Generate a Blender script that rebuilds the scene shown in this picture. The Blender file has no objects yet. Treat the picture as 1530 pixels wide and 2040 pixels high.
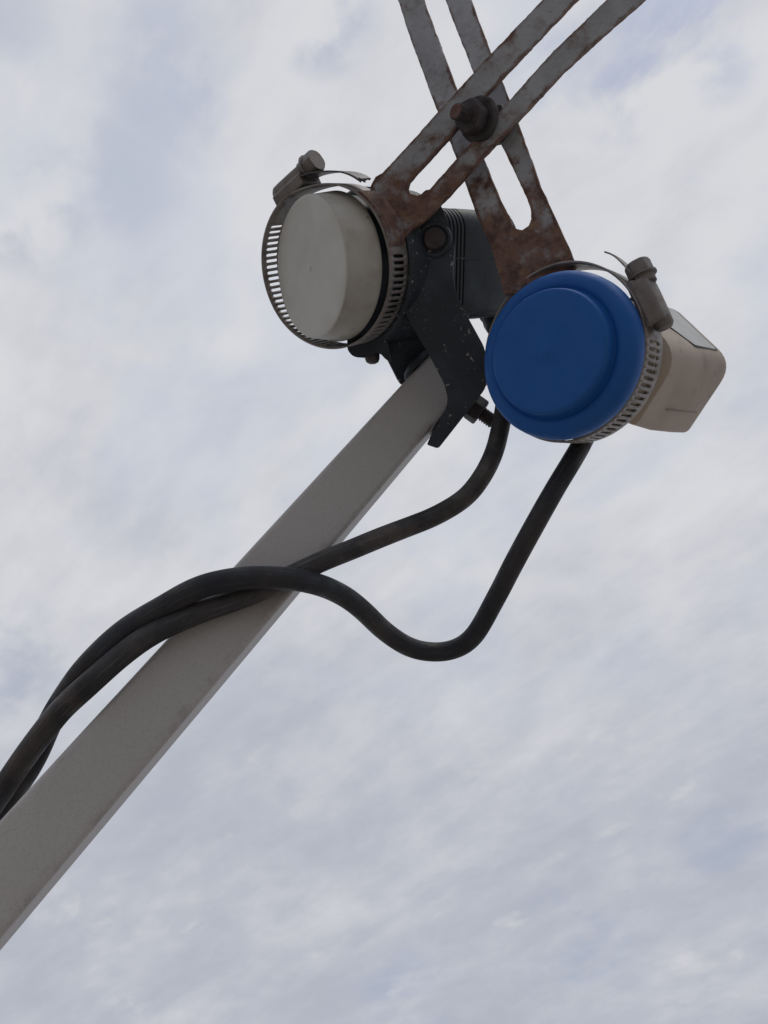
import bpy, bmesh, math, random
import numpy as np
from mathutils import Vector, Matrix, noise as mnoise

random.seed(7)
rad = math.radians
SC = bpy.context.scene
COL = SC.collection

# ------------------------------------------------------------------ camera
W, H, F = 1530.0, 2040.0, 1550.0          # picture size and focal length in its pixels
PITCH = rad(52)
CAM = np.array([0.0, 0.0, 1.62])
RIGHT = np.array([1.0, 0.0, 0.0])
FWD = np.array([0.0, math.cos(PITCH), math.sin(PITCH)])
DOWN = np.array([0.0, math.sin(PITCH), -math.cos(PITCH)])
cd = bpy.data.cameras.new('camera'); co = bpy.data.objects.new('camera', cd); COL.objects.link(co)
cd.sensor_fit = 'VERTICAL'; cd.sensor_height = 24.0; cd.lens = 24.0 * F / H
cd.clip_start = 0.01; cd.clip_end = 5000
co.location = CAM; co.rotation_euler = (math.pi / 2 + PITCH, 0, 0)
SC.camera = co

# ------------------------------------------------------------------ view, sky, sun
SC.view_settings.view_transform = 'Standard'; SC.view_settings.look = 'None'
SC.view_settings.exposure = 0.0; SC.view_settings.gamma = 1.0
SUN_EL, SUN_AZ = rad(58), rad(150)        # azimuth measured from +Y (straight ahead) towards +X
OPENINGS = ((69.3, 70.8, 6, 0.75), (57.7, 72.0, 3.5, 0.7), (55.4, 76.3, 4.5, 0.5), (-37.6, 83.6, 4.5, 0.7), (-58.9, 61.7, 6, 0.5), (-50.9, 68.0, 5, 0.3), (-32.2, 36.7, 5.0, 0.35), (24.8, 26.4, 4, 0.22), (13.2, 22.2, 5, 0.22), (0.5, 20.0, 5, 0.18), (-55.5, 73.5, 6, 0.35), (-78.9, 67.1, 4, 0.35))   # azimuth, elevation, radius, strength
world = bpy.data.worlds.new('World'); SC.world = world; world.use_nodes = True
nt = world.node_tree; nt.nodes.clear()
def WN(t, **k):
    n = nt.nodes.new(t)
    for a, b in k.items(): setattr(n, a, b)
    return n
L = nt.links.new
def wmath(op, a, b=None, c=None, clamp=False):
    n = WN('ShaderNodeMath', operation=op, use_clamp=clamp)
    for i, x in enumerate((a, b, c)):
        if x is None: continue
        if isinstance(x, (int, float)): n.inputs[i].default_value = x
        else: L(x, n.inputs[i])
    return n.outputs[0]
def wrange(x, a, b, c, d, smooth=True):
    n = WN('ShaderNodeMapRange', interpolation_type='SMOOTHSTEP' if smooth else 'LINEAR')
    L(x, n.inputs['Value'])
    for k, v in (('From Min', a), ('From Max', b), ('To Min', c), ('To Max', d)): n.inputs[k].default_value = v
    return n.outputs['Result']
def wmix(f, a, b):
    n = WN('ShaderNodeMix', data_type='RGBA')
    L(f, n.inputs[0])
    for i, x in ((6, a), (7, b)):
        if isinstance(x, tuple): n.inputs[i].default_value = x + (1,)
        else: L(x, n.inputs[i])
    return n.outputs[2]
sky = WN('ShaderNodeTexSky', sky_type='NISHITA'); sky.sun_disc = False
sky.sun_elevation = SUN_EL; sky.sun_rotation = SUN_AZ; sky.dust_density = 1.5; sky.ozone_density = 2.0
tc = WN('ShaderNodeTexCoord')
sep = WN('ShaderNodeSeparateXYZ'); L(tc.outputs['Generated'], sep.inputs[0])
zc = wmath('ADD', wmath('MAXIMUM', sep.outputs[2], 0.0), 0.28)
comb = WN('ShaderNodeCombineXYZ')
L(wmath('DIVIDE', sep.outputs[0], zc), comb.inputs[0]); L(wmath('DIVIDE', sep.outputs[1], zc), comb.inputs[1])
def wnoise(scale, detail, rough, off, rot=0, sx=1.0, sy=1.0, dist=0.0):
    m = WN('ShaderNodeMapping', vector_type='TEXTURE'); L(comb.outputs[0], m.inputs[0])
    m.inputs['Location'].default_value = off; m.inputs['Rotation'].default_value = (0, 0, rot); m.inputs['Scale'].default_value = (sx, sy, 1)
    n = WN('ShaderNodeTexNoise'); L(m.outputs[0], n.inputs['Vector'])
    n.inputs['Scale'].default_value = scale; n.inputs['Detail'].default_value = detail
    n.inputs['Roughness'].default_value = rough; n.inputs['Distortion'].default_value = dist
    return n.outputs['Fac']
STREAK = rad(-42)
n_big = wnoise(2.4, 4, 0.5, (3.1, 1.2, 0))
n_mid = wnoise(6.5, 8, 0.57, (0.4, 7.3, 2), STREAK, 1.35, 0.95, 0.15)
n_lump = wnoise(5.5, 6, 0.50, (6.4, 2.3, 7), STREAK, 1.15, 1.0, 0.2)
n_fine = wnoise(14.0, 7, 0.58, (2.4, 1.3, 5), STREAK, 1.7, 0.85, 0.1)
n_puff = wnoise(11.0, 6, 0.52, (5.0, 2.3, 4), STREAK, 1.4, 0.95, 0.1)
n_gap = wnoise(8.0, 7, 0.55, (8.7, 3.4, 1), STREAK, 1.3, 1.0, 0.2)
elev = wrange(sep.outputs[2], 0.40, 0.90, 0.0, 1.0)
shade = wmath('ADD', wmath('MULTIPLY', n_big, 0.30), wmath('ADD', wmath('MULTIPLY', n_mid, 0.34), wmath('ADD', wmath('MULTIPLY', n_fine, 0.26), wmath('ADD', wmath('MULTIPLY', n_lump, 0.20), wmath('MULTIPLY', elev, 0.20)))))
f_cloud = wrange(shade, 0.45, 0.83, 0.0, 1.0)
cloud = wmix(f_cloud, (0.445, 0.47, 0.54), (0.685, 0.69, 0.72))
thin = wmath('MULTIPLY', wrange(n_lump, 0.52, 0.36, 0.0, 0.38), elev)
cloud = wmix(thin, cloud, (0.49, 0.555, 0.68))
puff = wmath('MULTIPLY', wrange(n_puff, 0.60, 0.74, 0.0, 1.0), wrange(sep.outputs[2], 0.85, 0.50, 0.0, 0.55))
cloud = wmix(puff, cloud, (0.66, 0.66, 0.68))
bgc = WN('ShaderNodeBackground'); L(cloud, bgc.inputs[0]); bgc.inputs[1].default_value = 1.0
bgs = WN('ShaderNodeBackground'); L(sky.outputs[0], bgs.inputs[0]); bgs.inputs[1].default_value = 0.15
# where the cloud sheet thins to blue: soft openings at fixed places in the sky, broken up by noise
def opening(az, el, width, k):
    d = (math.sin(rad(az)) * math.cos(rad(el)), math.cos(rad(az)) * math.cos(rad(el)), math.sin(rad(el)))
    n = WN('ShaderNodeVectorMath', operation='DOT_PRODUCT'); L(tc.outputs['Generated'], n.inputs[0]); n.inputs[1].default_value = d
    return wrange(n.outputs['Value'], math.cos(rad(width)), 1.0, 0.0, k)
holes = None
for az, el, w_, k_ in OPENINGS:
    h_ = opening(az, el, w_, k_); holes = h_ if holes is None else wmath('MAXIMUM', holes, h_)
gap = wmath('MULTIPLY', holes, wrange(n_gap, 0.42, 0.58, 0.0, 0.75), clamp=True)
mx = WN('ShaderNodeMixShader'); L(gap, mx.inputs[0]); L(bgc.outputs[0], mx.inputs[1]); L(bgs.outputs[0], mx.inputs[2])
wo = WN('ShaderNodeOutputWorld'); L(mx.outputs[0], wo.inputs[0])

sd = bpy.data.lights.new('sun', 'SUN'); sd.energy = 0.9; sd.angle = rad(14); sd.color = (1.0, 0.95, 0.88)
so = bpy.data.objects.new('sun', sd); COL.objects.link(so)
sdir = Vector((math.sin(SUN_AZ) * math.cos(SUN_EL), math.cos(SUN_AZ) * math.cos(SUN_EL), math.sin(SUN_EL)))
so.rotation_euler = (-sdir).to_track_quat('-Z', 'Y').to_euler(); so.location = (0, 0, 10)

# ------------------------------------------------------------------ materials
class Mat:
    def __init__(s, name, color, rough=0.5, metal=0.0, spec=0.5):
        s.m = bpy.data.materials.new(name); s.m.use_nodes = True
        s.t = s.m.node_tree; s.b = s.t.nodes['Principled BSDF']
        s.b.inputs['Roughness'].default_value = rough; s.b.inputs['Metallic'].default_value = metal
        s.b.inputs['Specular IOR Level'].default_value = spec
        s.b.inputs['Base Color'].default_value = tuple(color) + (1,)
        s.c = tuple(color) + (1,); s.tc = s.t.nodes.new('ShaderNodeTexCoord').outputs['Object']
        s.h = None
    def link(s, a, b): s.t.links.new(a, b)
    def noise(s, scale, detail=4, rough=0.55, off=(0, 0, 0), stretch=(1, 1, 1)):
        mp = s.t.nodes.new('ShaderNodeMapping'); s.link(s.tc, mp.inputs[0])
        mp.inputs['Location'].default_value = off; mp.inputs['Scale'].default_value = stretch
        n = s.t.nodes.new('ShaderNodeTexNoise'); s.link(mp.outputs[0], n.inputs['Vector'])
        n.inputs['Scale'].default_value = scale; n.inputs['Detail'].default_value = detail; n.inputs['Roughness'].default_value = rough
        return n.outputs['Fac']
    def math(s, op, a, b=0.0, clamp=False):
        n = s.t.nodes.new('ShaderNodeMath'); n.operation = op; n.use_clamp = clamp
        for i, x in enumerate((a, b)):
            if isinstance(x, (int, float)): n.inputs[i].default_value = x
            else: s.link(x, n.inputs[i])
        return n.outputs[0]
    def ramp(s, x, a, b, lo=0.0, hi=1.0):
        n = s.t.nodes.new('ShaderNodeMapRange'); n.interpolation_type = 'SMOOTHSTEP'; s.link(x, n.inputs['Value'])
        for k, v in (('From Min', a), ('From Max', b), ('To Min', lo), ('To Max', hi)): n.inputs[k].default_value = v
        return n.outputs['Result']
    def attr(s, name):
        n = s.t.nodes.new('ShaderNodeAttribute'); n.attribute_name = name; return n.outputs['Fac']
    def over(s, fac, color):
        n = s.t.nodes.new('ShaderNodeMix'); n.data_type = 'RGBA'; s.link(fac, n.inputs[0])
        if isinstance(s.c, tuple): n.inputs[6].default_value = s.c
        else: s.link(s.c, n.inputs[6])
        if isinstance(color, tuple): n.inputs[7].default_value = color + (1,)
        else: s.link(color, n.inputs[7])
        s.c = n.outputs[2]; s.link(s.c, s.b.inputs['Base Color']); return s
    def set(s, sock, x): s.link(x, s.b.inputs[sock]); return s
    def bump(s, x, strength, dist=0.001):
        n = s.t.nodes.new('ShaderNodeBump'); n.inputs['Strength'].default_value = strength; n.inputs['Distance'].default_value = dist
        s.link(x, n.inputs['Height'])
        if s.h is not None: s.link(s.h, n.inputs['Normal'])
        s.h = n.outputs[0]; s.link(s.h, s.b.inputs['Normal']); return s

def rusty(name, base, amount=0.0, use_attr=True, tones=((0.180, 0.105, 0.082), (0.075, 0.047, 0.042), (0.27, 0.185, 0.125))):
    m = Mat(name, base, 0.62, 0.25)
    m.over(m.ramp(m.noise(70, 6), 0.35, 0.7, 0, .8), tuple(c * 0.66 for c in base))
    m.over(m.ramp(m.noise(150, 6, .6, (3, 3, 3)), 0.52, 0.74, 0, .5), (0.18, 0.145, 0.135))
    m.over(m.ramp(m.noise(480, 4, 0.7), 0.60, 0.74, 0, 0.5), (0.085, 0.075, 0.075))
    n1 = m.noise(120, 8, 0.66, (0.3, 0.1, 0))
    if use_attr:
        n1 = m.math('ADD', n1, m.math('MULTIPLY', m.attr('rust'), 0.27))
        n1 = m.math('ADD', n1, m.math('MULTIPLY', m.attr('edge'), 0.19))
    n1 = m.math('ADD', n1, amount)
    k = m.ramp(n1, 0.53, 0.78)
    m.over(k, tones[0])
    n2 = m.noise(200, 8, 0.68, (2, 0, 1))
    m.over(m.math('MULTIPLY', k, m.ramp(n2, 0.42, 0.66, 0, 0.95)), tones[1])
    n3 = m.noise(150, 8, 0.66, (5, 3, 1))
    m.over(m.math('MULTIPLY', k, m.ramp(n3, 0.52, 0.70, 0, 0.75)), tones[2])
    m.set('Metallic', m.math('MULTIPLY', m.math('SUBTRACT', 1.0, k), 0.2))
    m.set('Roughness', m.math('ADD', m.math('MULTIPLY', k, 0.3), 0.58))
    m.bump(m.noise(700, 6, 0.7), 0.6, 0.0005); m.bump(n2, 0.6, 0.0008)
    return m.m
M = {}
M['rusty_steel'] = rusty('rusty_steel', (0.385, 0.41, 0.45))
M['rusted_bolt'] = rusty('rusted_bolt', (0.055, 0.05, 0.056), 0.05, False, ((0.06, 0.042, 0.042), (0.022, 0.019, 0.022), (0.10, 0.06, 0.05)))
m = Mat('clamp_steel', (0.30, 0.285, 0.275), 0.5, 0.45)
m.over(m.ramp(m.noise(160, 6), 0.42, 0.72, 0, 0.75), (0.15, 0.135, 0.125)); m.over(m.ramp(m.noise(110, 7, 0.6, (4, 4, 4)), 0.58, 0.72, 0, 0.7), (0.13, 0.075, 0.05))
m.bump(m.noise(900, 4, 0.7), 0.25, 0.0003); m.set('Roughness', m.ramp(m.noise(300, 4), 0.3, 0.7, 0.42, 0.68)); M['clamp_steel'] = m.m
M['red_rust'] = rusty('red_rust', (0.16, 0.085, 0.07), 0.1, False, ((0.15, 0.075, 0.06), (0.07, 0.04, 0.038), (0.22, 0.13, 0.10)))
m = Mat('shaded_steel', (0.075, 0.073, 0.078), 0.5, 0.3)  # steel of the ragged tail, with the shade of its underside put into the colour
m.over(m.ramp(m.noise(150, 6), 0.42, 0.72, 0, 0.7), (0.13, 0.115, 0.105)); m.bump(m.noise(900, 4, 0.7), 0.3, 0.0003); M['shaded_steel'] = m.m
m = Mat('worn_steel', (0.27, 0.255, 0.245), 0.55, 0.3)
m.over(m.ramp(m.noise(150, 6), 0.40, 0.72, 0, 0.8), (0.10, 0.09, 0.09)); m.over(m.ramp(m.noise(100, 7, 0.6, (4, 4, 4)), 0.52, 0.70, 0, 0.7), (0.14, 0.10, 0.08))
m.bump(m.noise(900, 4, 0.7), 0.3, 0.0003); M['worn_steel'] = m.m
m = Mat('clamp_housing', (0.19, 0.175, 0.168), 0.55, 0.3)
m.over(m.ramp(m.noise(150, 6), 0.40, 0.72, 0, 0.8), (0.11, 0.096, 0.088)); m.over(m.ramp(m.noise(100, 7, 0.6, (4, 4, 4)), 0.55, 0.72, 0, 0.7), (0.12, 0.065, 0.045))
m.bump(m.noise(900, 4, 0.7), 0.35, 0.0003); M['clamp_housing'] = m.m
m = Mat('powder_coat', (0.42, 0.41, 0.405), 0.5, 0.0, 0.4)
m.over(m.ramp(m.noise(18, 4, 0.5), 0.35, 0.75, 0, 0.16), (0.33, 0.305, 0.285))
m.over(m.ramp(m.noise(1500, 3, 0.7), 0.45, 0.72, 0, 0.40), (0.27, 0.255, 0.25))
m.over(m.ramp(m.noise(260, 5, 0.7, (1, 2, 0)), 0.73, 0.78, 0, 0.7), (0.11, 0.10, 0.095))
m.over(m.math('MULTIPLY', m.attr('edge'), m.ramp(m.noise(110, 7, .65), 0.46, 0.70, 0, 0.45)), (0.20, 0.18, 0.165))
m.bump(m.noise(1300, 3), 0.18, 0.0003); m.bump(m.noise(60, 4), 0.15, 0.001); M['powder_coat'] = m.m
m = Mat('off_white_plastic', (0.53, 0.54, 0.51), 0.5, 0.0, 0.4)
m.over(m.ramp(m.noise(60, 6), 0.38, 0.75, 0, 0.35), (0.36, 0.33, 0.28)); m.over(m.math('MULTIPLY', m.attr('dirt'), m.ramp(m.noise(90, 6, 0.6, (1, 0, 3)), 0.40, 0.70, 0.12, 0.6)), (0.31, 0.275, 0.235))
m.over(m.math('MULTIPLY', m.attr('dirt'), m.ramp(m.noise(240, 6, 0.7, (1, 0, 3)), 0.60, 0.72, 0, 0.7)), (0.13, 0.105, 0.085))
m.over(m.ramp(m.noise(700, 3, 0.7), 0.66, 0.78, 0, 0.3), (0.2, 0.18, 0.16))
m.bump(m.noise(1500, 3), 0.10, 0.0002); M['off_white_plastic'] = m.m
m = Mat('beige_plastic', (0.46, 0.40, 0.345), 0.6, 0.0, 0.35)
m.over(m.ramp(m.noise(38, 7, 0.6), 0.40, 0.72, 0, 0.8), (0.34, 0.275, 0.22)); m.over(m.ramp(m.noise(160, 6, 0.65, (3, 1, 0)), 0.55, 0.75, 0, 0.5), (0.22, 0.17, 0.135))
m.bump(m.noise(900, 3), 0.12, 0.0003); M['beige_plastic'] = m.m
M['beige_seam'] = Mat('beige_seam', (0.30, 0.25, 0.21), 0.7).m
m = Mat('pale_panel', (0.52, 0.545, 0.55), 0.55); m.over(m.ramp(m.noise(80, 5), 0.4, 0.75, 0, 0.5), (0.36, 0.35, 0.32)); M['pale_panel'] = m.m
m = Mat('blue_plastic', (0.010, 0.103, 0.385), 0.42, 0.0, 0.3)
m.over(m.ramp(m.noise(70, 6), 0.40, 0.75, 0, 0.45), (0.010, 0.088, 0.33)); m.over(m.ramp(m.noise(520, 4, 0.7), 0.655, 0.76, 0, 0.4), (0.10, 0.17, 0.34))
m.over(m.ramp(m.noise(200, 6, 0.65, (3, 1, 0)), 0.70, 0.78, 0, 0.4), (0.02, 0.03, 0.07))
m.set('Roughness', m.ramp(m.noise(150, 5), 0.3, 0.7, 0.46, 0.68)); m.bump(m.noise(900, 3), 0.12, 0.0002); M['blue_plastic'] = m.m
def dark_plastic(name, base, specks):
    m = Mat(name, base, 0.6, 0.0, 0.35)
    m.over(m.ramp(m.noise(70, 6), 0.40, 0.72, 0, 0.7), tuple(c * 1.9 + 0.004 for c in base))
    m.over(m.ramp(m.noise(330, 5, 0.65, (2, 2, 0)), 0.62, 0.8, 0, 0.6), (0.085, 0.08, 0.075))
    if specks:
        w = m.t.nodes.new('ShaderNodeTexNoise'); m.link(m.tc, w.inputs['Vector']); w.inputs['Scale'].default_value = 420; w.inputs['Detail'].default_value = 4
        wv = m.t.nodes.new('ShaderNodeVectorMath'); wv.operation = 'MULTIPLY_ADD'; m.link(w.outputs['Color'], wv.inputs[0]); wv.inputs[1].default_value = (.0042, .0042, .0042); m.link(m.tc, wv.inputs[2])
        for sc_, a_, b_, off, lo_, hi_, f_, c_ in ((190, .17, .09, (1.3, 0, 0), .46, .54, .8, .34), (360, .20, .10, (7, 0, 0), .40, .56, .75, .26), (640, .22, .10, (2, 5, 0), .46, .60, .6, .24)):
            v = m.t.nodes.new('ShaderNodeTexVoronoi'); m.link(wv.outputs[0], v.inputs['Vector']); v.inputs['Scale'].default_value = sc_
            m.over(m.math('MULTIPLY', m.ramp(v.outputs['Distance'], a_, b_), m.ramp(m.noise(50, 3, 0.5, off), lo_, hi_, 0, f_)), (c_, c_ * .97, c_ * .93))
        m.over(m.ramp(m.noise(900, 5, .7, (3, 8, 0)), .62, .74, 0, .35), (.16, .16, .16))
    m.bump(m.noise(700, 4, 0.6), 0.25, 0.0004)
    return m.m
M['dark_plastic'] = dark_plastic('dark_plastic', (0.026, 0.034, 0.046), True)
M['dark_housing'] = dark_plastic('dark_housing', (0.026, 0.036, 0.045), False)
def cable_rubber(name, base, dust, pale, lo):
    m = Mat(name, base, 0.58, 0.0, 0.4)
    cx = m.t.nodes.new('ShaderNodeCombineXYZ')
    for k, (a, f) in enumerate((('along', .012), ('ringx', .9), ('ringy', .9))): m.link(m.math('MULTIPLY', m.attr(a), f), cx.inputs[k])
    n = m.t.nodes.new('ShaderNodeTexNoise'); m.link(cx.outputs[0], n.inputs['Vector']); n.inputs['Scale'].default_value = 5; n.inputs['Detail'].default_value = 6; n.inputs['Roughness'].default_value = .62
    streak = n.outputs['Fac']
    m.over(m.ramp(m.noise(40, 7, 0.6), lo, lo + .28, 0, 0.85), dust)
    m.over(m.ramp(streak, 0.52, 0.72, 0, 0.6), pale)
    m.over(m.ramp(m.noise(260, 6, 0.7, (1, 1, 0)), 0.60, 0.74, 0, 0.5), pale)
    m.set('Roughness', m.ramp(m.noise(120, 5), 0.3, 0.7, 0.45, 0.75))
    m.bump(streak, 0.3, 0.0006); m.bump(m.noise(500, 5, 0.65), 0.35, 0.0005); return m.m
M['black_rubber'] = cable_rubber('black_rubber', (0.018, 0.021, 0.030), (0.046, 0.042, 0.042), (0.078, 0.073, 0.072), .43)
M['black_rubber_dusty'] = cable_rubber('black_rubber_dusty', (0.026, 0.027, 0.032), (0.105, 0.092, 0.084), (0.145, 0.132, 0.122), .42)
m = Mat('roof_concrete', (0.30, 0.265, 0.23), 0.9)
m.over(m.ramp(m.noise(1.5, 8, 0.6), 0.35, 0.7), (0.22, 0.19, 0.16)); m.bump(m.noise(40, 6), 0.4, 0.01); M['roof_concrete'] = m.m

# ------------------------------------------------------------------ geometry helpers (camera frame in mm: x right, y down, z away)
def clamp01(x): return max(0.0, min(1.0, x))
def nrm(v): v = np.asarray(v, float); return v / np.linalg.norm(v)
def P(px, py, d): return np.array([(px - W / 2) / F * d, (py - H / 2) / F * d, d])
def toworld(p): return CAM + (p[0] * RIGHT + p[1] * DOWN + p[2] * FWD) * 0.001
class Frame:
    """origin, in-plane right a, in-plane down b, axis n pointing away from the viewer"""
    def __init__(s, O, a, b, n): s.O, s.a, s.b, s.n = O, a, b, n
    def at(s, t, r, ax=0.0): return s.O + r * (math.cos(t) * s.a + math.sin(t) * s.b) + ax * s.n
    def pt(s, x, y, z=0.0): return s.O + x * s.a + y * s.b + z * s.n
    def moved(s, ax): return Frame(s.O + ax * s.n, s.a, s.b, s.n)
def tilted(px, py, d, theta, phi=0.0):
    O = P(px, py, d); v = nrm(O); e = np.array([math.cos(rad(phi)), math.sin(rad(phi)), 0.0]); e = nrm(e - v * e.dot(v))
    th = rad(theta); n = v * math.cos(th) + e * math.sin(th); a = e * math.cos(th) - v * math.sin(th)
    return Frame(O, a, np.cross(v, e), n)
def axis_frame(O, n, hint=(1, 0, 0)):
    n = nrm(n); h = np.asarray(hint, float); a = nrm(h - n * h.dot(n)); return Frame(np.asarray(O, float), a, np.cross(n, a), n)

class MB:
    def __init__(s): s.v, s.f, s.attrs = [], [], {}
    def add(s, vs, fs):
        k = len(s.v); s.v += [np.asarray(q, float) for q in vs]; s.f += [tuple(k + i for i in f) for f in fs]; return k
    def rings(s, rings, cap0=True, cap1=True, closed=True):
        n = len(rings[0]); vs = [q for r in rings for q in r]; fs = []
        for i in range(len(rings) - 1):
            for j in range(n if closed else n - 1):
                j2 = (j + 1) % n; fs.append((i * n + j, i * n + j2, (i + 1) * n + j2, (i + 1) * n + j))
        if cap0: fs.append(tuple(range(n))[::-1])
        if cap1: fs.append(tuple((len(rings) - 1) * n + j for j in range(n)))
        s.add(vs, fs)
    def lathe(s, fr, prof, n=96, **k):
        s.rings([[fr.at(2 * math.pi * j / n, r, ax) for j in range(n)] for ax, r in prof], **k)
    def tube(s, pts, r, n=20, step=1.2):
        pts = [np.asarray(p, float) for p in pts]; out = []
        for i in range(len(pts) - 1):
            p0 = pts[max(i - 1, 0)]; p1, p2 = pts[i], pts[i + 1]; p3 = pts[min(i + 2, len(pts) - 1)]
            m = max(2, int(np.linalg.norm(p2 - p1) / step))
            t0 = 0; t1 = np.linalg.norm(p1 - p0) ** .5 or 1e-3; t1 = max(t1, 1e-3)
            a = 0.5
            for q in range(m):
                t = q / m
                m1 = (p2 - p0) * 0.5; m2 = (p3 - p1) * 0.5
                out.append((2 * t**3 - 3 * t**2 + 1) * p1 + (t**3 - 2 * t**2 + t) * m1 + (-2 * t**3 + 3 * t**2) * p2 + (t**3 - t**2) * m2)
        out.append(pts[-1])
        for _ in range(6):
            out = [out[0]] + [(out[i - 1] + 2 * out[i] + out[i + 1]) / 4 for i in range(1, len(out) - 1)] + [out[-1]]
        T = [nrm(out[min(i + 1, len(out) - 1)] - out[max(i - 1, 0)]) for i in range(len(out))]
        u = nrm(np.cross(T[0], (0.3, 0.9, 0.2))); rings = []
        for p, t in zip(out, T):
            u = nrm(u - t * u.dot(t)); w = np.cross(t, u)
            rr = r * (1 + 0.02 * mnoise.noise(Vector(p) * 0.06))
            rings.append([p + rr * (math.cos(2 * math.pi * j / n) * u + math.sin(2 * math.pi * j / n) * w) for j in range(n)])
        s.path = [(q, k % n, n) for q, r_ in enumerate(rings) for k in range(n)]
        s.rings(rings)
    def prism(s, pts, back):
        n = len(pts); back = np.asarray(back, float); s.rings([pts, [p + back for p in pts]])
    def build(s, name, mat, parent=None, origin=None, smooth=35, bevel=0, solid=0, label=None, seg=2, merge=True, inset=0):
        if origin is None: origin = np.asarray(parent['_o']) if parent else toworld(np.mean(s.v, axis=0))
        bm = bmesh.new(); vs = [bm.verts.new(Vector(toworld(p) - origin)) for p in s.v]
        for f in s.f:
            try: bm.faces.new([vs[i] for i in f])
            except ValueError: pass
        if merge: bmesh.ops.remove_doubles(bm, verts=bm.verts, dist=1e-6)
        bmesh.ops.recalc_face_normals(bm, faces=bm.faces)
        me = bpy.data.meshes.new(name); bm.to_mesh(me); bm.free()
        for p in me.polygons: p.use_smooth = True
        me.set_sharp_from_angle(angle=rad(smooth))
        return link(name, me, mat, parent, origin, bevel, solid, label, seg)
def link(name, me, mat, parent, origin, bevel=0, solid=0, label=None, seg=2):
    o = bpy.data.objects.new(name, me); COL.objects.link(o); me.materials.append(M[mat])
    if parent: o.parent = parent
    else: o.location = origin
    if solid:
        md = o.modifiers.new('solid', 'SOLIDIFY'); md.thickness = solid * .001; md.offset = 0
    if bevel:
        md = o.modifiers.new('bevel', 'BEVEL'); md.width = bevel * .001; md.segments = seg; md.limit_method = 'ANGLE'; md.angle_limit = rad(35); md.harden_normals = False
    if label: o['label'] = label
    return o
def thing(name, label, cat, base, group=None):
    o = bpy.data.objects.new(name, None); COL.objects.link(o); w = toworld(np.asarray(base, float)); o.location = w; o.empty_display_size = 0.01
    o['label'] = label; o['category'] = cat; o['_o'] = [float(x) for x in w]
    if group: o['group'] = group
    return o
def set_attr(o, name, fn):
    me = o.data; a = me.attributes.new(name, 'FLOAT', 'POINT'); 
    for i, v in enumerate(me.vertices): a.data[i].value = fn(v.co)
def plane_depth(p0, n):
    c = np.dot(p0, n)
    def f(px, py):
        r = P(px, py, 1.0); return r * (c / np.dot(r, n))
    return f
def round_poly(pts, r, seg=4):
    out = []; n = len(pts)
    for i in range(n):
        p0, p1, p2 = [np.asarray(pts[k % n], float) for k in (i - 1, i, i + 1)]
        rr = r[i] if isinstance(r, (list, tuple)) else r
        d0, d1 = p0 - p1, p2 - p1; k = min(rr, .48 * np.linalg.norm(d0), .48 * np.linalg.norm(d1))
        if k < 1e-3: out.append(p1); continue
        A, B = p1 + nrm(d0) * k, p1 + nrm(d1) * k
        for q in range(seg + 1):
            t = q / seg; out.append((1 - t) ** 2 * A + 2 * t * (1 - t) * p1 + t * t * B)
    return out
def resample(pts, step, closed=True):
    out = []; n = len(pts)
    for i in range(n if closed else n - 1):
        a, b = np.asarray(pts[i], float), np.asarray(pts[(i + 1) % n], float); m = max(1, int(np.linalg.norm(b - a) / step))
        out += [a + (b - a) * q / m for q in range(m)]
    return out
def hexagon(fr, r, ax, rot=0.0, n=6): return [fr.at(rot + 2 * math.pi * k / n, r, ax) for k in range(n)]
def hex_nut(mb, fr, r, h, hole=0.0, rot=0.0):
    n = 48; R = []
    for ax, k in ((0, .90), (.12 * h, 1.0), (.88 * h, 1.0), (h, .90)):
        ring = []
        for j in range(n):
            t = 2 * math.pi * j / n; tt = ((t - rot + math.pi / 6) % (math.pi / 3)) - math.pi / 6
            rh = r * math.cos(math.pi / 6) / math.cos(((t - rot) % (math.pi / 3)) - math.pi / 6)
            ring.append(fr.at(t, min(rh, r * (k if k < 1 else 2)), ax))
        R.append(ring)
    mb.rings(R)
def threaded(mb, fr, r, h, pitch=0.9, n=24):
    prof = []; s = 0.0
    while s < h: prof += [(s, r), (s + pitch * .25, r), (s + pitch * .5, r * .84), (s + pitch * .75, r * .84)]; s += pitch
    prof += [(h, r * .9)]
    mb.rings([[fr.at(2 * math.pi * j / n, q, a + pitch * (j / n - .5) * (0.9 if 0 < i < len(prof) - 1 else 0)) for j in range(n)] for i, (a, q) in enumerate(prof)])

# ------------------------------------------------------------------ ground (a roof terrace below the antenna)
bm = bmesh.new(); bmesh.ops.create_grid(bm, x_segments=8, y_segments=8, size=600)
me = bpy.data.meshes.new('ground'); bm.to_mesh(me); bm.free()
g = bpy.data.objects.new('ground', me); COL.objects.link(g); me.materials.append(M['roof_concrete']); g['kind'] = 'structure'

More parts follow.
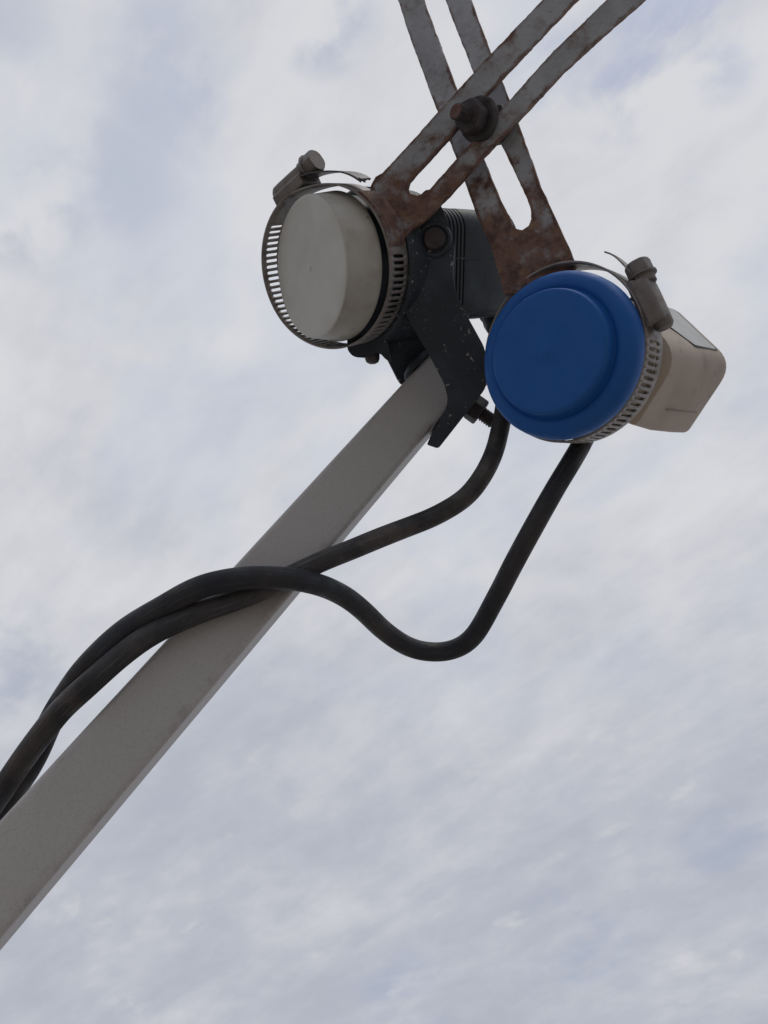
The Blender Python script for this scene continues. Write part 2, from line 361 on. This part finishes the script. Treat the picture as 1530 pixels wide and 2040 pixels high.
# ------------------------------------------------------------------ support arm (square steel tube)
BD = nrm((1.05, -1.279, 1.0)); BWID = 20.0
Bw = np.array([.797, .60, 0]); c_ = -(Bw.dot(BD)) / BD[2]; Bw = nrm(Bw + np.array([0, 0, 0]))
Bw = nrm(np.array([.800, .590, -.07])); Bw = nrm(Bw - BD * Bw.dot(BD))
Bn = nrm(np.cross(BD, Bw)); Bn = Bn if Bn[2] > 0 else -Bn         # into the tube, away from the viewer
BP0 = P(852, 708, 312)
boom_at = plane_depth(BP0, Bn)
def boom_pt(t, w, n): return BP0 + BD * t + Bw * w + Bn * n
arm = thing('support_arm', 'straight grey square metal tube rising diagonally from lower left to the black holder', 'metal arm', boom_pt(-260, 10, 10))
mb = MB()
ts = np.linspace(-420, 6, 90); sec = []
cr = 1.6
for (x, y, t0) in ((BWID - cr, cr, -90), (BWID - cr, BWID - cr, 0), (cr, BWID - cr, 90), (cr, cr, 180)):
    for q in range(5): t = rad(t0 + 90 * q / 4); sec.append((x + cr * math.cos(t), y + cr * math.sin(t)))
sec2 = []
for q_ in range(len(sec)):
    p_, r_ = np.array(sec[q_]), np.array(sec[(q_ + 1) % len(sec)]); sec2.append(tuple(p_))
    if np.linalg.norm(r_ - p_) > 8: sec2 += [tuple(p_ + (r_ - p_) * k_) for k_ in (.05, .12, .5, .88, .95)]
sec = sec2
mb.rings([[boom_pt(t, a + .05 * mnoise.noise(Vector((t * .05, a, b))), b) for a, b in sec] for t in ts])
tubeo = mb.build('square_tube', 'powder_coat', arm, smooth=60)
_k = len(sec)
a_ = tubeo.data.attributes.new('edge', 'FLOAT', 'POINT')
for i in range(len(tubeo.data.vertices)):
    w_, n_ = sec[i % _k]; t_ = ts[i // _k] if i // _k < len(ts) else 0
    a_.data[i].value = 1.0 if (w_ > BWID - 2.6 and n_ < 1.0) or t_ > -6 else (0.45 if w_ < 1.7 and n_ < 2 else 0.0)

# ------------------------------------------------------------------ receiver with the off-white cap
WF = tilted(617, 534, 286, 60.0, 0.0)           # its flat face
WR = tilted(668, 534, 293, 53.0, 0.0)           # its rim
GR = 'satellite receiver heads'
rec_w = thing('satellite_receiver', 'receiver head with round off-white cap and dark ribbed housing, held in the black plastic holder', 'satellite receiver', WR.pt(0, 0, 40), GR)
mb = MB(); N = 120
def circ(fr, r, ax): return [fr.at(2 * math.pi * j / N, r, ax) for j in range(N)]
fr0 = [circ(WF, .02, -.28), circ(WF, .8, -.28), circ(WF, 1.2, -.05), circ(WF, 1.6, 0)] + [circ(WF, r, 0) for r in (6, 12, 18, 22, 24.2)]
e0 = [circ(WF, 24.9, .08), circ(WF, 25.25, .3)]
def blend(A, B, t): return [a * (1 - t) + b * t for a, b in zip(A, B)]
A_, B_ = circ(WF, 25.2, .5), circ(WR, 26.9, -1.2)
side = [blend(A_, B_, t) for t in (0, .15, .3, .45, .6, .75, .9, 1)]
rim = [circ(WR, 27.05, -.4), circ(WR, 26.9, .3), circ(WR, 26.3, .6), circ(WR, 25.4, .6)]
mb.rings(fr0 + e0 + side + rim, cap0=True, cap1=True)
capw = mb.build('cap', 'off_white_plastic', rec_w, smooth=28, merge=False)
nface = (len(fr0) + len(e0)) * N
a_ = capw.data.attributes.new('dirt', 'FLOAT', 'POINT')
for i in range(len(capw.data.vertices)): a_.data[i].value = 0.12 if i < nface else 1.0
mb = MB(); mb.lathe(WR, [(.3, 25.8), (10, 25.8), (13, 20.5), (46, 20.5), (46.5, 19)]); mb.build('neck', 'dark_housing', rec_w)
# ribbed rear housing: rounded square section, circumferential grooves
def rsq(fr, ax, hx, hy, r, n=12, cx=0, cy=0):
    out = []
    for (sx, sy, t0) in ((1, -1, -90), (1, 1, 0), (-1, 1, 90), (-1, -1, 180)):
        for q in range(n): t = rad(t0 + 90 * q / (n - 1)); out.append(fr.pt(cx + sx * (hx - r) + r * math.cos(t), cy + sy * (hy - r) + r * math.sin(t), ax))
    return out
mb = MB(); prof = [(36, 19.5), (37, 20.6)]
s = 38.0
for k in range(5): prof += [(s, 21.4), (s + 1.1, 21.4), (s + 1.35, 20.8), (s + 1.75, 20.8), (s + 2.0, 21.4)]; s += 2.0
prof += [(s + 1, 21.5), (62, 21.5), (78, 21.0), (81, 19.5), (82, 17)]
mb.rings([rsq(WR, a, h * .98, h, min(h * .42, 8.5), cy=-1.0) for a, h in prof])
hw = mb.build('housing', 'dark_housing', rec_w, smooth=30)
mb = MB(); # seam round the housing
mb.rings([rsq(WR, a, h, .28, .2, n=3, cy=-3.6) for a, h in ((38, 21.4), (78, 21.1))]); mb.build('seam_strip', 'dark_plastic', rec_w)
mb = MB(); mb.rings([rsq(WR, 64 + x, 6.5, y, 2.2, n=4, cx=12, cy=12) for x, y in ((-9, 6), (-8, 8), (8, 8), (9, 6))]); mb.build('connector_block', 'dark_housing', rec_w, bevel=.5)

# ------------------------------------------------------------------ receiver with the blue cap
BF = tilted(1089, 700, 250, 29.0, 20.0)
rec_b = thing('satellite_receiver', 'receiver head with round blue cap and beige box-shaped housing', 'satellite receiver', BF.pt(0, 0, 50), GR)
mb = MB()
mb.lathe(BF, [(-.18, .02), (-.18, .7), (0, 1.2), (0, 6), (0, 13), (0, 18.8), (.08, 19.5), (.3, 19.95), (.8, 20.25), (2.4, 20.55), (3.6, 20.7), (4.3, 20.85), (4.5, 21.2), (4.3, 21.7), (4.0, 22.1), (3.95, 22.8), (4.0, 23.8), (4.25, 24.7), (4.9, 25.8), (6.0, 26.8), (7.4, 27.4), (9.0, 27.65), (11.5, 27.7), (11.9, 27.4), (12.0, 25)], n=144)
mb.build('cap', 'blue_plastic', rec_b, smooth=50)
mb = MB(); mb.lathe(BF, [(11.8, 26.0), (27, 26.0), (31, 23), (44, 22)]); mb.build('neck', 'beige_plastic', rec_b, smooth=30)
# box tail from the corners of its back end, on a plane across the axis
BX = tilted(1089, 700, 250, 30.0, 9.0)
TP = plane_depth(BX.pt(0, 0, 80), BX.n)
C1, C2, C3 = TP(1344, 611), TP(1464, 724), TP(1367, 869)
C4 = C1 + C3 - C2
BOXSH = -BX.n * 46
def quad_ring(shift, shrink, r):
    c = (C1 + C3) / 2; pts = [c + (q - c) * shrink + shift for q in (C1, C2, C3, C4)]
    return round_poly(pts, [r * .55, r * 1.1, r * .45, r], 7)
mb = MB()
mb.rings([quad_ring(BOXSH - BX.n * 10 + (BX.pt(0, 0, 24) - ((C1 + C3) / 2 + BOXSH - BX.n * 10)) * .75, .70, 14), quad_ring(BOXSH - BX.n * 2, .90, 9), quad_ring(BOXSH * .72, .965, 8), quad_ring(BOXSH * .30, .995, 8), quad_ring(BX.n * -2.0, 1.0, 8), quad_ring(BX.n * -.5, .985, 7.5), quad_ring(BX.n * .1, .95, 7)])
mb.build('housing', 'beige_plastic', rec_b, smooth=40)
# pale panel on the upper right side, dark strip painting the shade of its recess, and the seam on the lower side
n1 = nrm(np.cross(C2 - C1, BX.n)); n1 = n1 if n1.dot((C1 + C3) / 2 - C1) < 0 else -n1
def f1(u, v, h): return C1 + (C2 - C1) * u + BOXSH * v + n1 * h + (((C1 + C3) / 2 - (C1 + C2) / 2) * .035 * v)
mb = MB(); mb.rings([round_poly([f1(.08, .10, h), f1(.80, .10, h), f1(.80, .60, h), f1(.08, .98, h)], 1.4) for h in (-1.5, .12)]); mb.build('recess_shade_strip', 'dark_housing', rec_b)
mb = MB(); mb.rings([round_poly([f1(.08, .13, h), f1(.785, .13, h), f1(.785, .60, h), f1(.08, .98, h)], 1.4) for h in (-1.5, .22)]); mb.build('side_panel', 'pale_panel', rec_b, bevel=.1)
n2 = nrm(np.cross(C3 - C2, BX.n)); n2 = n2 if n2.dot((C1 + C3) / 2 - C2) < 0 else -n2
def f2(u, v, h): return C2 + (C3 - C2) * u + BOXSH * v + n2 * h
mb = MB(); mb.rings([[f2(.66, .12, h), f2(.672, .12, h), f2(.665, .75, h), f2(.655, .75, h)] for h in (-3, .08)]); mb.build('seam_strip', 'beige_seam', rec_b)

# ------------------------------------------------------------------ hose clamps
GC = 'hose clamps holding the receivers'
def hose_clamp(label, fr, R, hw, slots, gap, hous_t, head_dir, bulge, pitch_mm=2.25, tail=None, dents=(), steel='clamp_steel'):
    o = thing('hose_clamp', label, 'hose clamp', fr.at(hous_t, R), GC)
    def rr(t):
        k_ = 0.0
        for t_, w_, a_ in dents:
            k_ += a_ * math.exp(-((((t - t_ + math.pi) % (2 * math.pi)) - math.pi) / w_) ** 2)
        d = (t - hous_t + math.pi) % (2 * math.pi) - math.pi
        return R + k_ + bulge * math.exp(-(d / 0.42) ** 2)
    def at(t, v, dr=0.0): return fr.at(t, rr(t) + dr, v)
    mb = MB(); dt = pitch_mm / R; t = slots[0]; side = [(-1, -1), (-.33, -1), (.33, -1), (1, -1), (1, -.33), (1, .33), (1, 1), (.33, 1), (-.33, 1), (-1, 1), (-1, .33), (-1, -.33)]
    while t < slots[1]:
        outer = [at(t + dt * .5 * (1 + x), hw * y) for x, y in side]
        inner = []
        for x, y in side:
            k = .80 if abs(x) == 1 and abs(y) == 1 else 1
            yy = y * (.62 if abs(y) == 1 else 1.45) * hw * (1 if abs(y) < 1 else 1) if abs(y) == 1 else y * hw * 1.45
            yy = max(-.60 * hw, min(.60 * hw, yy)) * (.92 if k < 1 else 1)
            inner.append(at(t + dt * .5 * (1 + x * .50 * k + .22 * yy / hw), yy))
        mb.add(outer + inner, [(i, (i + 1) % 12, 12 + (i + 1) % 12, 12 + i) for i in range(12)])
        t += dt
    a0, a1 = t, slots[0] + 2 * math.pi
    m = 60
    ra = [[at(a0 + (a1 - a0) * q / m, hw * y) for y in (-1, -.33, .33, 1)] for q in range(m + 1)]
    mb.rings(ra, cap0=False, cap1=False, closed=False)
    mb.build('band', steel, o, solid=.7, smooth=40, bevel=0)
    # worm-screw housing
    tn = -math.sin(hous_t) * fr.a + math.cos(hous_t) * fr.b; ra_ = math.cos(hous_t) * fr.a + math.sin(hous_t) * fr.b
    d = tn * head_dir; C = fr.at(hous_t, R + bulge, 0)
    hf = Frame(C, d, ra_, fr.n)
    mb = MB(); rings = []
    drop = -2.6 if steel == 'worn_steel' else -1.0
    def hsec(x, k, low=0.0):
        pts = [(-hw * .98, drop + low), (-hw * 1.0, 1.2)]
        for q in range(9): t = rad(180 - 180 * q / 8); c_, s_ = math.cos(t), math.sin(t); pts.append((math.copysign(abs(c_) ** .5, c_) * hw * .74 * k, 2.1 + abs(s_) ** .55 * 3.3 * k))
        pts += [(hw * 1.0, 1.2), (hw * .98, drop + low)]
        return [hf.pt(x, y, z) for z, y in pts]
    mb.rings([hsec(-7.8, .86, .5), hsec(-7.3, .97), hsec(-4, 1), hsec(3, 1), hsec(7.2, .98), hsec(7.8, .90, .4)])
    mb.build('screw_housing', 'clamp_housing', o, bevel=.35, smooth=40)
    sf = axis_frame(hf.pt(7.4, 3.0, 0), d, ra_)
    mb = MB(); mb.lathe(sf, [(-1, 3.6), (1.4, 3.6), (1.6, 4.7), (2.2, 4.7), (2.3, 3.0)], n=32); s2 = sf.moved(2.1); hex_nut(mb, s2, 4.3, 4.6, rot=.35)
    mb.lathe(axis_frame(hf.pt(-7.4, 2.8, 0), -d, ra_), [(-1, 3.1), (1.2, 3.1), (2.2, 2.4), (2.5, 1.2)], n=28)
    mb.build('screw', 'clamp_housing', o, smooth=35)
    if tail: tail(o, fr, at, hf, hw, d)
    return o
def strip_tail(t0, t1, r0, r1, w0, w1, jag=0):
    """free end of the band running on past its housing: from angle t0 to t1, radius r0 to r1, width share w0 to w1"""
    def f(o, fr, at, hf, hw, d):
        mb = MB(); rings = []; m = 22
        for i in range(m + 1):
            k = i / m; row = []
            for q in np.linspace(-1, 1, 8):
                kk = k + (jag * mnoise.noise(Vector((q * 3.1, 2.0, 0.7))) if i == m else 0)
                t = rad(t0 + (t1 - t0) * kk); w = hw * (w0 + (w1 - w0) * k ** 1.5)
                row.append(fr.at(t, r0 + (r1 - r0) * kk + .25 * math.sin(k * 9), w * q))
            rings.append(row)
        mb.rings(rings, False, False, False); mb.build('band_tail', 'shaded_steel' if jag else 'clamp_steel', o, solid=.5, smooth=50)
    return f
WB = tilted(661, 530, 293, 39.0, -6.0)
clamp_w = hose_clamp('worn hose clamp with ragged tail round the off-white cap of the receiver', WB, 30.5, 5.6, (rad(-4), rad(212)), 0, rad(246), +1, 0.8,
                     tail=strip_tail(247, 306, 31.9, 33.6, .95, .8, .22), dents=((rad(-98), .62, -2.9), (rad(105), .6, -.8)), steel='worn_steel')
BB = tilted(1132, 708, 268, 30.0, 12.0)
clamp_b = hose_clamp('clean hose clamp with thin pointed tail and hex screw, round the blue cap', BB, 30.1, 6.4, (rad(-20), rad(104)), 0, rad(-41), -1, 0.1,
                     tail=strip_tail(-44, -84, 32.6, 35.0, .7, .10), dents=((rad(108), .5, -1.3),))

# ------------------------------------------------------------------ slotted bars
def flat_bar(name, label, base, outer, slot, at, thick, rust_fn, extra=None, group='rusty slotted flat bars'):
    o_px = resample(outer, 7); s_px = resample(slot, 6)
    def jit(pts, seed):
        out = []
        for i, p in enumerate(pts):
            q = Vector((p[0] * .045, p[1] * .045, seed)); out.append(p + np.array([mnoise.noise(q), mnoise.noise(q + Vector((9, 5, 2)))]) * 1.0 + np.array([mnoise.noise(q * 4), mnoise.noise(q * 4 + Vector((9, 5, 2)))]) * 0.9)
        return out
    o_px, s_px = jit(o_px, 1.0), jit(s_px, 4.0)
    p3 = [at(*p) for p in o_px]; q3 = [at(*p) for p in s_px]
    base_w = toworld(base)
    bm = bmesh.new(); vo = [bm.verts.new(Vector(toworld(p) - base_w)) for p in p3]; vs = [bm.verts.new(Vector(toworld(p) - base_w)) for p in q3]
    es = [bm.edges.new((l[i], l[(i + 1) % len(l)])) for l in (vo, vs) for i in range(len(l))]
    bmesh.ops.triangle_fill(bm, use_beauty=True, use_dissolve=False, edges=es)
    le = bm.verts.layers.float.new('edge'); lr = bm.verts.layers.float.new('rust')
    for v in bm.verts: v[le] = 1.0
    try:
        r = bmesh.ops.inset_region(bm, faces=bm.faces[:], thickness=.0013, use_even_offset=False, use_boundary=True)
        rf = set(r['faces'])
        inner = set(v for f in bm.faces if f not in rf for v in f.verts)
        for v in inner: v[le] = 0.0
    except Exception as ex: print('inset', ex)
    bmesh.ops.recalc_face_normals(bm, faces=bm.faces)
    nrm_w = Vector(at.n[0] * RIGHT + at.n[1] * DOWN + at.n[2] * FWD)
    ext = bmesh.ops.extrude_face_region(bm, geom=bm.faces[:])
    nv = [g_ for g_ in ext['geom'] if isinstance(g_, bmesh.types.BMVert)]
    for v in nv: v.co += nrm_w * thick * .001; v[le] = 2.6
    if extra: extra(bm, base_w, le)
    bmesh.ops.recalc_face_normals(bm, faces=bm.faces)
    for v in bm.verts:
        w = np.array(v.co) + base_w - CAM; z = w.dot(FWD); v[lr] = rust_fn(W / 2 + F * w.dot(RIGHT) / z, H / 2 + F * w.dot(DOWN) / z)
    me = bpy.data.meshes.new(name); bm.to_mesh(me); bm.free()
    for p in me.polygons: p.use_smooth = True
    me.set_sharp_from_angle(angle=rad(40))
    o = link(name, me, 'rusty_steel', None, base_w, bevel=.25, seg=1)
    o['label'] = label; o['category'] = 'metal bar'; o['group'] = group
    return o
class PlaneAt:
    def __init__(s, A, B, turn=0.0):
        l = nrm(B - A); mid = (A + B) / 2; v = nrm(mid); w = nrm(np.cross(v, l)); n = nrm(np.cross(l, w)); n = n if n[2] > 0 else -n
        n = nrm(n + w * turn); s.n = nrm(n - l * n.dot(l)); s.f = plane_depth(A, s.n)
    def __call__(s, px, py): return s.f(px, py)
A1 = PlaneAt(P(790, 405, 277.5), P(1180, 0, 260), turn=.30)
outer1 = [(738, 372), (748, 352), (762, 345), (835, 265), (905, 187), (979, 106), (1081, 0), (1180, -95), (1290, -200), (1400, -290), (1480, -190), (1375, -85), (1281, 0), (1205, 66), (1127, 138), (1028, 244), (965, 311), (921, 360), (876, 409), (845, 440), (822, 455), (806, 474), (796, 500), (778, 500), (772, 468), (766, 440), (752, 405)]
slot1 = [(816, 360), (812, 374), (818, 386), (832, 390), (846, 384), (857, 376), (910, 316), (1014, 201), (1099, 106), (1208, 0), (1310, -95), (1400, -175), (1340, -215), (1250, -100), (1146, 0), (1072, 78), (996, 159), (940, 219), (894, 275)]
def foot1(bm, base_w, le):
    R0 = [[WB.at(rad(t), 30.9 - 2.0 * math.exp(-((t + 78) / 26) ** 2), v) for v in (-5.2, -2, 2, 5.2)] for t in np.linspace(-50, -8, 20)]
    R1 = [[WB.at(rad(t), 31.9 - .95 * clamp01((t + 22) / 14) - 2.0 * math.exp(-((t + 78) / 26) ** 2), v) for v in (-5.2, -2, 2, 5.2)] for t in np.linspace(-50, -8, 20)]
    vv = [[[bm.verts.new(Vector(toworld(p) - base_w)) for p in r] for r in R] for R in (R0, R1)]
    for L_ in vv:
        for i in range(19):
            for j in range(3): bm.faces.new((L_[i][j], L_[i + 1][j], L_[i + 1][j + 1], L_[i][j + 1]))
    for i in range(19):
        for j in (0, 3): bm.faces.new((vv[0][i][j], vv[0][i + 1][j], vv[1][i + 1][j], vv[1][i][j]))
    for i in (0, 19):
        for j in range(3): bm.faces.new((vv[0][i][j], vv[0][i][j + 1], vv[1][i][j + 1], vv[1][i][j]))
bar1 = flat_bar('slotted_bar', 'front rusty slotted bar running from the off-white capped receiver to the upper right', A1(790, 405), outer1, slot1, A1, 3.0,
                lambda x, y: clamp01((y - 240) / 150) * (1.0 if y < 440 else clamp01(1 - (y - 475) / 60)), foot1)
A2 = PlaneAt(P(865, 0, 290), P(1070, 520, 269), turn=-.12)
outer2 = [(1004, 585), (981, 500), (947, 422), (910, 318), (871, 221), (843, 145), (818, 78), (793, 0), (765, -95), (735, -200), (880, -225), (905, -95), (938, 0), (977, 106), (1014, 198), (1047, 288), (1078, 374), (1107, 436), (1134, 494), (1146, 528), (1130, 560), (1060, 585)]
slot2 = [(1026, 455), (1040, 459), (1053, 450), (1058, 436), (1057, 418), (1050, 396), (1030, 352), (995, 281), (943, 145), (887, 0), (857, -95), (840, -155), (800, -150), (815, -95), (843, 0), (877, 92), (910, 180), (940, 258), (963, 318), (990, 384), (1007, 420), (1015, 430), (1018, 445)]
bar2 = flat_bar('slotted_bar', 'rear rusty slotted bar running up and left from the blue capped receiver', A2(1070, 520), outer2, slot2, A2, 2.8,
                lambda x, y: clamp01((y - 300) / 150))

# ------------------------------------------------------------------ bolt joining the bars
b0 = A1(953, 238); bt = P(908, 222, 261)
bf = axis_frame(b0, bt - b0)
bolt = thing('bolt', 'rusty bolt and nut joining the two crossed slotted bars', 'bolt', b0)
mb = MB(); mb.lathe(bf, [(-1.5, 7.6), (0.2, 7.6), (1.2, 7.2), (1.3, 3)], n=48); mb.build('washer', 'rusted_bolt', bolt, bevel=.2)
mb = MB(); hex_nut(mb, bf.moved(1.3), 5.9, 5.2, rot=.2); mb.build('nut', 'rusted_bolt', bolt, bevel=.3)
mb = MB(); bl = np.linalg.norm(bt - b0); threaded(mb, bf.moved(-14), 2.75, 14 + bl - .3); mb.build('shank', 'rusted_bolt', bolt)
mb = MB(); mb.lathe(bf.moved(bl - .3), [(-.6, 2.0), (.2, 2.45), (.5, 2.2), (.55, 1.2), (.3, .1)], n=28); mb.build('tip', 'red_rust', bolt)
mb = MB(); hex_nut(mb, bf.moved(-13), 7, 5); mb.build('head', 'rusted_bolt', bolt, bevel=.3)

# ------------------------------------------------------------------ black plastic holder
hold = thing('receiver_holder', 'black plastic forked holder bolted on the grey arm, gripping the off-white capped receiver', 'holder', boom_pt(-10, 10, 10))
mb = MB(); mb.lathe(WR, [(13, 20.8), (12.2, 24), (12.2, 28.2), (13.2, 29.2), (33, 29.2), (34.5, 28.0), (34.8, 20.8)], n=96, cap0=False, cap1=False); mb.build('clamp_ring', 'dark_plastic', hold, smooth=40)
# broad front plate from the ring down over the arm end
HP = PlaneAt(P(855, 470, 283), P(872, 890, 294), turn=-.06)
def poly_part(name, px, at, thick, r=6, bevel=1.0, mat='dark_plastic', parent=None, front=0.0):
    mb = MB(); pts = [at(*q) - at.n * front for q in round_poly([np.array(q, float) for q in px], r, 3)]
    mb.prism(pts, at.n * (thick + front)); return mb.build(name, mat, parent or hold, bevel=bevel, smooth=40, seg=3)
poly_part('front_plate', [(812, 470), (820, 405), (852, 374), (868, 388), (893, 440), (906, 492), (902, 545), (908, 585), (930, 628), (967, 695), (969, 772), (873, 894), (850, 886), (858, 868), (889, 812), (892, 795), (886, 767), (852, 702), (815, 640), (800, 606)], HP, 5.0, r=[10, 10, 10, 10, 10, 10, 10, 10, 10, 14, 12, 6, 4, 4, 10, 12, 10, 12, 8, 8], bevel=.8)
# side cheeks either side of the tube
def cheek(name, w0, w1, t0, t1, n0, n1):
    mb = MB(); poly = [(t0, n0), (t1, n0), (t1, n1), (t0, n1)]
    pts = round_poly([np.array(q, float) for q in poly], 3.0, 4)
    mb.rings([[boom_pt(t, w, n) for t, n in pts] for w in (w0, w1)]); mb.build(name, 'dark_plastic', hold, bevel=.7, smooth=40, seg=3)
cheek('cheek', BWID + .3, BWID + 5.0, -24, 22, 1.0, 12)
LP = PlaneAt(P(760, 560, 302), P(820, 740, 318), turn=.1)
poly_part('inner_wall', [(735, 560), (860, 560), (905, 640), (905, 720), (850, 712), (806, 768), (797, 766), (778, 728), (752, 682)], LP, 6, r=5)
LG = PlaneAt(P(700, 640, 300), P(750, 700, 302))
poly_part('lug', [(690, 640), (760, 640), (782, 722), (768, 716), (757, 703), (744, 703), (733, 713), (704, 711), (692, 698)], LG, 12, r=7, bevel=1.2)
sc = axis_frame(LG(741, 708) + LG.n * 6, P(741, 724, 300) - P(741, 708, 300)); mb = MB(); mb.lathe(sc, [(-4, 2.9), (1.4, 2.9), (2.6, 2.4), (3.2, 1.3), (3.3, .1)], n=28); mb.build('screw', 'rusted_bolt', hold, smooth=50)
# recessed clamp screw on the front plate
sp = HP(866, 478); sf = axis_frame(sp, -HP.n)
mb = MB(); mb.lathe(sf, [(-1, 6.4), (.5, 6.4), (1.2, 5.9), (1.2, 5.0), (.3, 4.7), (.25, .1)], n=40); mb.build('screw_collar', 'dark_plastic', hold, smooth=40)
mb = MB(); mb.lathe(sf, [(.2, 4.0), (2.2, 3.9), (2.9, 3.4), (3.1, 2.2), (3.15, .1)], n=36); mb.build('screw', 'rusted_bolt', hold, smooth=40)
# ------------------------------------------------------------------ pivot bolt through holder and arm
pv = boom_pt(-4.5, BWID + 5.0, 4)
pf = axis_frame(pv, Bw)
piv = thing('bolt', 'dark threaded bolt with nut sticking out of the lower right side of the black holder', 'bolt', pv)
mb = MB(); mb.lathe(pf, [(0, 6.6), (.9, 6.6), (1.0, 3)], n=40); mb.build('washer', 'rusted_bolt', piv)
mb = MB(); hex_nut(mb, pf.moved(1.0), 5.6, 5.2, rot=.4); mb.build('nut', 'rusted_bolt', piv, bevel=.3)
mb = MB(); threaded(mb, pf.moved(-26), 2.9, 38, pitch=1.1); mb.build('shank', 'rusted_bolt', piv, smooth=25)
mb = MB(); h2 = axis_frame(boom_pt(-4.5, -.2, 4), -Bw); mb.lathe(h2, [(0, 7.2), (1.6, 7.2), (3.0, 5.8), (3.6, 3), (3.7, .1)], n=40); mb.build('head', 'dark_housing', piv, smooth=40)

# ------------------------------------------------------------------ coaxial cables
def cable(label, pts, r, mat, conn):
    o = thing('coaxial_cable', label, 'cable', P(*pts[0]), 'black coaxial cables')
    mb = MB(); mb.tube([P(*q) for q in pts], r); j = mb.build('jacket', mat, o, smooth=60, merge=False)
    al, rx, ry = [j.data.attributes.new(k, 'FLOAT', 'POINT') for k in ('along', 'ringx', 'ringy')]
    for i, (q, k, n) in enumerate(mb.path): al.data[i].value = q * 1.2; rx.data[i].value = math.cos(2 * math.pi * k / n); ry.data[i].value = math.sin(2 * math.pi * k / n)
    a, b = P(*pts[0]), P(*pts[1]); cf = axis_frame(a, b - a)
    mb = MB()
    if conn == 'hex': hex_nut(mb, cf.moved(-13), 6.4, 9.5, rot=.3); mb.lathe(cf.moved(-4), [(0, 5.4), (5, 5.2), (9, 4.3), (9.4, 3)], n=32)
    else: mb.lathe(cf.moved(-9), [(0, 5.6), (8, 5.6), (9, 4.6), (16, 4.2), (16.5, 3)], n=32)
    mb.build('connector', 'dark_housing' if conn == 'hex' else 'black_rubber', o, bevel=.4, smooth=40)
    return o
def on_boom(px, py, h): p = boom_at(px, py) ; return p[2] - h
def ob(px, py, h): return (px, py, float(boom_at(px, py)[2]) - h)
c1 = [(986, 640, 338), (1000, 700, 325), (1008, 770, 304), (1003, 820, 292), (995.5, 858, 286), (984, 902, 281), (962, 947, 277), (927, 991, 274), (869, 1027, 271), (815, 1049, 268), (758, 1071, 264),
      ob(700, 1095, 4.2), ob(647, 1116, 4.2), ob(595, 1140, 4.2), ob(545, 1164, 4.2), ob(489, 1188, 4.2), ob(400, 1219, 4.4), ob(311, 1258, 4.6), ob(249, 1300, 4.6), ob(178, 1362, 3.5), (124, 1412, 222), (85, 1460, 223), (46, 1513, 225), (0, 1580, 226), (-90, 1705, 212), (-200, 1860, 204)]
c2 = [(1215, 790, 312), (1185, 835, 296), (1150, 900, 275), (1105, 975, 269), (1060, 1055, 267), (1022, 1125, 269), (989, 1189, 273), (944, 1267, 281), (904, 1294, 284), (860, 1299, 285), (815, 1289, 282), (767, 1258, 275), (727, 1220, 267), (691, 1191, 259), (647, 1169, 252),
      ob(593, 1155, 11), ob(549, 1151, 11.2), ob(491, 1151, 11.2), ob(424, 1162, 10.5), ob(380, 1178, 9), ob(329, 1207, 6), ob(249, 1256, 3), ob(178, 1323, 1), (129, 1389, 229), (98, 1443, 230), (72, 1503, 229), (38, 1560, 231), (0, 1606, 232), (-80, 1712, 219), (-190, 1870, 211)]
cable('dusty black cable crossing straight over the grey arm, from the dark ribbed receiver', c1, 3.45, 'black_rubber_dusty', 'hex')
cable('black cable hanging in a deep loop below the blue capped receiver', c2, 3.55, 'black_rubber', 'boot')
for o in bpy.data.objects:
    if '_o' in o: del o['_o']
